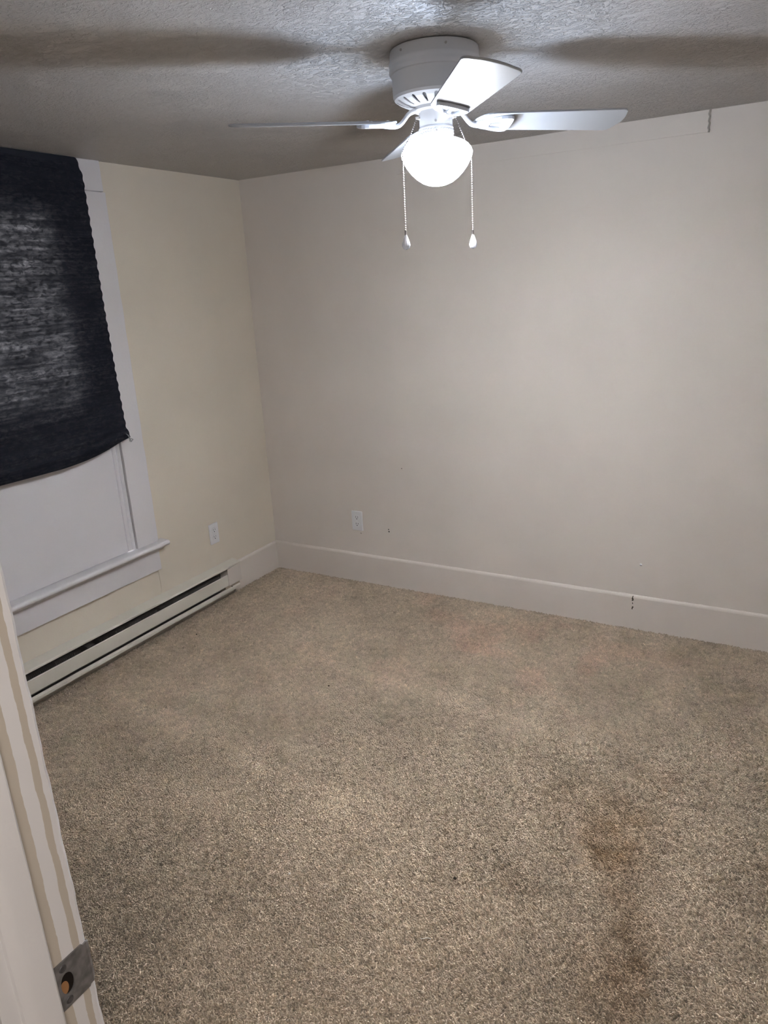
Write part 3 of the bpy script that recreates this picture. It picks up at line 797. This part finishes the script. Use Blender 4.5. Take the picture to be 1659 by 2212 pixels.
# ------------------------------------------------------------------ carpet pile (uncountable: one object)
def vnoise(x, y, s, seed):
    g = np.random.default_rng(seed).random((128, 128)); u = x * s + 31.7; v = y * s + 57.3
    i = np.floor(u).astype(int); j = np.floor(v).astype(int); fu = u - i; fv = v - j
    fu = fu * fu * (3 - 2 * fu); fv = fv * fv * (3 - 2 * fv); i %= 128; j %= 128; i2 = (i + 1) % 128; j2 = (j + 1) % 128
    return (g[i, j] * (1 - fu) + g[i2, j] * fu) * (1 - fv) + (g[i, j2] * (1 - fu) + g[i2, j2] * fu) * fv
def fbm(x, y, s, seed): return (vnoise(x, y, s, seed) + 0.5 * vnoise(x, y, s * 2.1, seed + 1) + 0.25 * vnoise(x, y, s * 4.3, seed + 2)) / 1.75
STEP = 0.0047
gx, gy = np.meshgrid(np.arange(0.018, XR - 0.002, STEP), np.arange(YN + 0.004, -0.018, STEP))
gx = gx.ravel(); gy = gy.ravel()
keep = ~((gx < 0.012) & (gy < HY1))
# only where the camera's side of the room can show it
keep &= ~((gy < -2.75) & (gx < 0.9))
gx, gy = gx[keep], gy[keep]; N = len(gx)
gx = gx + rng.uniform(-0.45, 0.45, N) * STEP; gy = gy + rng.uniform(-0.45, 0.45, N) * STEP
wx = gx + 0.14 * (fbm(gx, gy, 7, 3) - 0.5) + 0.06 * (fbm(gx, gy, 25, 4) - 0.5); wy = gy + 0.14 * (fbm(gx, gy, 7, 9) - 0.5) + 0.06 * (fbm(gx, gy, 25, 10) - 0.5)
def seg(p, q, wd):
    p = np.array(p); q = np.array(q); d = q - p; L2 = d @ d
    tt_ = np.clip(((wx - p[0]) * d[0] + (wy - p[1]) * d[1]) / L2, 0, 1)
    dd = np.hypot(wx - p[0] - tt_ * d[0], wy - p[1] - tt_ * d[1]); return np.exp(-(dd / wd) ** 2)
def blob(x, y, rx, ry): return np.exp(-((wx - x) / rx) ** 2 - ((wy - y) / ry) ** 2)
tone = 1.0 + 0.22 * (fbm(gx, gy, 3.0, 21) - 0.5) + 0.26 * (fbm(gx, gy, 9, 33) - 0.5) + 0.22 * (vnoise(gx, gy, 60, 44) - 0.5) + 0.30 * (vnoise(gx, gy, 128, 45) - 0.5)
# lighter brushed tracks: sheen of the pile put into its colour
for (p_, q_, wd, k) in (((0.25, -1.50), (1.13, -1.60), 0.05, .09), ((1.13, -1.60), (1.55, -1.70), 0.06, .12), ((0.92, -0.85), (1.62, -0.96), 0.06, .09), ((1.62, -0.96), (2.2, -1.0), 0.09, .08),
                        ((0.55, -1.88), (1.40, -1.84), 0.05, .05), ((0.75, -0.55), (1.3, -0.62), 0.06, .05), ((1.55, -1.70), (2.05, -1.95), 0.14, .08), ((2.62, -1.35), (2.55, -1.75), 0.08, .08), ((2.24, -1.25), (2.28, -1.55), 0.035, .12), ((2.40, -1.10), (2.55, -1.30), 0.05, .10)):
    tone += 1.5 * k * seg(p_, q_, wd)
# darker trodden pile, and turned pile whose dulled sheen is painted in
for (x, y, rx, ry, k) in ((1.23, -2.26, 0.30, 0.22, .16), (1.22, -1.03, 0.22, 0.10, .08), (1.46, -1.18, 0.16, 0.10, .10), (0.82, -1.77, 0.22, 0.12, .09), (2.56, -0.46, 0.18, 0.25, .10), (2.13, -0.65, 0.15, 0.10, .10), (0.8, -0.24, 0.5, 0.12, .06), (2.80, -1.15, 0.10, 0.25, .18), (2.12, -1.70, 0.10, 0.05, .12), (2.17, -1.30, 0.06, 0.12, .14)):
    tone -= 1.35 * k * blob(x, y, rx, ry)
# dusty line along the heater, and a darker line along the boards
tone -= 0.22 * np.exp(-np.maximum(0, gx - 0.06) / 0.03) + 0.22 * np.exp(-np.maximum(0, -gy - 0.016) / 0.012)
# brown stain running towards the door
stain = 0.62 * blob(2.355, -1.36, 0.12, 0.16) + 0.45 * blob(2.370, -1.50, 0.08, 0.08) + 0.45 * blob(2.43, -1.66, 0.07, 0.13) + 0.55 * blob(2.49, -1.84, 0.05, 0.13) + 0.5 * blob(2.47, -2.0, 0.10, 0.14) + 0.40 * blob(2.17, -1.30, 0.05, 0.14) + 0.25 * blob(2.44, -1.12, 0.08, 0.05) + 0.35 * blob(2.13, -1.71, 0.06, 0.05) + 0.45 * blob(2.80, -1.42, 0.10, 0.12)
stain *= 0.35 + 1.3 * fbm(gx, gy, 16, 71); stain = np.clip(stain, 0, 1.1)
pink = 0.10 * np.clip((fbm(gx, gy, 5, 91) - 0.55) * 6, 0, 1) * blob(1.5, -0.4, 1.0, 0.5)
tone *= 1 + rng.normal(0, 0.11, N)
col = np.ones((N, 4), np.float32)
BASE = (0.58, 0.475, 0.362)
col[:, 0] = BASE[0] * tone * (1 - 0.42 * stain) * (1 + pink); col[:, 1] = BASE[1] * tone * (1 - 0.51 * stain); col[:, 2] = BASE[2] * tone * (1 - 0.60 * stain)
fleck = rng.random(N); col[fleck > 0.99, :3] *= 1.10
col = np.clip(col, 0.01, 0.9)
cu = gx * 0.87 + gy * 0.49; cv = -gx * 0.49 + gy * 0.87
ridge = fbm(cu, cv * 1.8, 42, 13)
az = rng.uniform(0, 2 * PI, N); bias = 2 * PI * (fbm(gx, gy, 2.2, 55) * 1.4 + 0.6 * fbm(gx, gy, 22, 57))
az = np.where(rng.random(N) < 0.65, bias + rng.normal(0, 0.5, N), az)
rot = np.stack([rng.normal(0, 0.35, N), rng.normal(0.25, 0.35, N), az], 1).astype(np.float32)
sc = rng.uniform(0.8, 1.25, N).astype(np.float32) * (0.85 + 0.3 * fbm(gx, gy, 40, 61)).astype(np.float32)
me = bpy.data.meshes.new('carpet_pile'); me.vertices.add(N)
me.vertices.foreach_set('co', np.stack([gx, gy, np.full(N, -0.0138) + 0.012 * (ridge - 0.38) * np.clip(np.minimum(-gy, gx) / 0.10, 0.15, 1)], 1).astype(np.float32).ravel())
for nme, typ, dat, key in (('tuft_rot', 'FLOAT_VECTOR', rot, 'vector'), ('tuft_scale', 'FLOAT', sc, 'value'), ('tint', 'FLOAT_COLOR', col, 'color')):
    at = me.attributes.new(nme, typ, 'POINT'); at.data.foreach_set(key, dat.astype(np.float32).ravel())
pile = bpy.data.objects.new('carpet_pile', me); COL.objects.link(pile)
pile['kind'] = 'stuff'; tag(pile, 'worn beige cut-pile carpet covering the whole room floor, brown stain at right', 'carpet')
M_pile = mat('carpet_yarn', BASE, 0.9, 0.1)
t = NT(M_pile); at = t.n('ShaderNodeAttribute'); at.attribute_type = 'INSTANCER'; at.attribute_name = 'tint'
t.l(at.outputs['Color'], t.b.inputs['Base Color']); t.b.inputs['Sheen Weight'].default_value = 0.1
ng = bpy.data.node_groups.new('carpet_tufts', 'GeometryNodeTree')
ng.interface.new_socket('Geometry', in_out='INPUT', socket_type='NodeSocketGeometry'); ng.interface.new_socket('Geometry', in_out='OUTPUT', socket_type='NodeSocketGeometry')
def gn(t_, **kw):
    x = ng.nodes.new(t_)
    for k, v in kw.items(): setattr(x, k, v)
    return x
gi, go = gn('NodeGroupInput'), gn('NodeGroupOutput')
circ = gn('GeometryNodeCurvePrimitiveCircle'); circ.inputs['Resolution'].default_value = 4; circ.inputs['Radius'].default_value = 0.0019
jn = gn('GeometryNodeJoinGeometry')
for (a, b, c) in (((0, 0, 0), (0.0004, 0.0008, 0.0150), (0.0056, 0.0014, 0.0125)), ((0.0008, -0.0012, 0), (-0.0008, -0.0014, 0.0140), (-0.0040, 0.0014, 0.0130))):
    qb = gn('GeometryNodeCurveQuadraticBezier'); qb.inputs['Resolution'].default_value = 4
    qb.inputs['Start'].default_value = a; qb.inputs['Middle'].default_value = b; qb.inputs['End'].default_value = c
    cm = gn('GeometryNodeCurveToMesh'); cm.inputs['Fill Caps'].default_value = True
    ng.links.new(qb.outputs[0], cm.inputs['Curve']); ng.links.new(circ.outputs[0], cm.inputs['Profile Curve']); ng.links.new(cm.outputs[0], jn.inputs[0])
sm = gn('GeometryNodeSetMaterial'); sm.inputs['Material'].default_value = M_pile; ng.links.new(jn.outputs[0], sm.inputs[0])
iop = gn('GeometryNodeInstanceOnPoints'); ng.links.new(gi.outputs[0], iop.inputs['Points']); ng.links.new(sm.outputs[0], iop.inputs['Instance'])
na = gn('GeometryNodeInputNamedAttribute', data_type='FLOAT_VECTOR'); na.inputs['Name'].default_value = 'tuft_rot'
er = gn('FunctionNodeEulerToRotation'); ng.links.new(na.outputs[0], er.inputs[0]); ng.links.new(er.outputs[0], iop.inputs['Rotation'])
nsx = gn('GeometryNodeInputNamedAttribute', data_type='FLOAT'); nsx.inputs['Name'].default_value = 'tuft_scale'; ng.links.new(nsx.outputs[0], iop.inputs['Scale'])
ng.links.new(iop.outputs[0], go.inputs[0])
md = pile.modifiers.new('tufts', 'NODES'); md.node_group = ng

# ------------------------------------------------------------------ bits lying on the carpet
bm = nb(); tube(bm, [(-0.014, 0.002, 0.0), (-0.006, -0.001, 0.001), (0.004, 0.001, 0.0012), (0.015, -0.002, 0.0)], 0.0011, 6)
o = tag(obj('thread', bm, mat('white_thread', (0.75, 0.72, 0.66), 0.8)), 'short white thread on the carpet near the bottom of the photo', 'thread'); o.location = (2.012, -2.013, 0.0115); o.rotation_euler = (0, 0, 0.55)
M_crumb = mat('dark_crumb', (0.05, 0.04, 0.03), 0.8)
def crumb(x, y, r, label, m):
    bm = nb(); g = bmesh.ops.create_icosphere(bm, subdivisions=1, radius=r)
    for v in bm.verts: v.co *= random.uniform(0.7, 1.25); v.co.z *= 0.6
    o = tag(obj('crumb', bm, m), label, 'crumb'); o.location = (x, y, 0.0105)

crumb(1.087, -1.071, 0.0050, 'dark crumb on the carpet in the middle of the room', M_crumb)
crumb(0.205, -0.937, 0.0045, 'dark crumb on the carpet close to the heater', M_crumb)
crumb(1.997, -1.795, 0.0060, 'dark brown crumb on the carpet between the white thread and the fan', M_crumb)
crumb(1.561, -1.992, 0.0036, 'tiny white crumb on the carpet left of the white thread', mat('white_crumb', (0.8, 0.78, 0.72), 0.7))
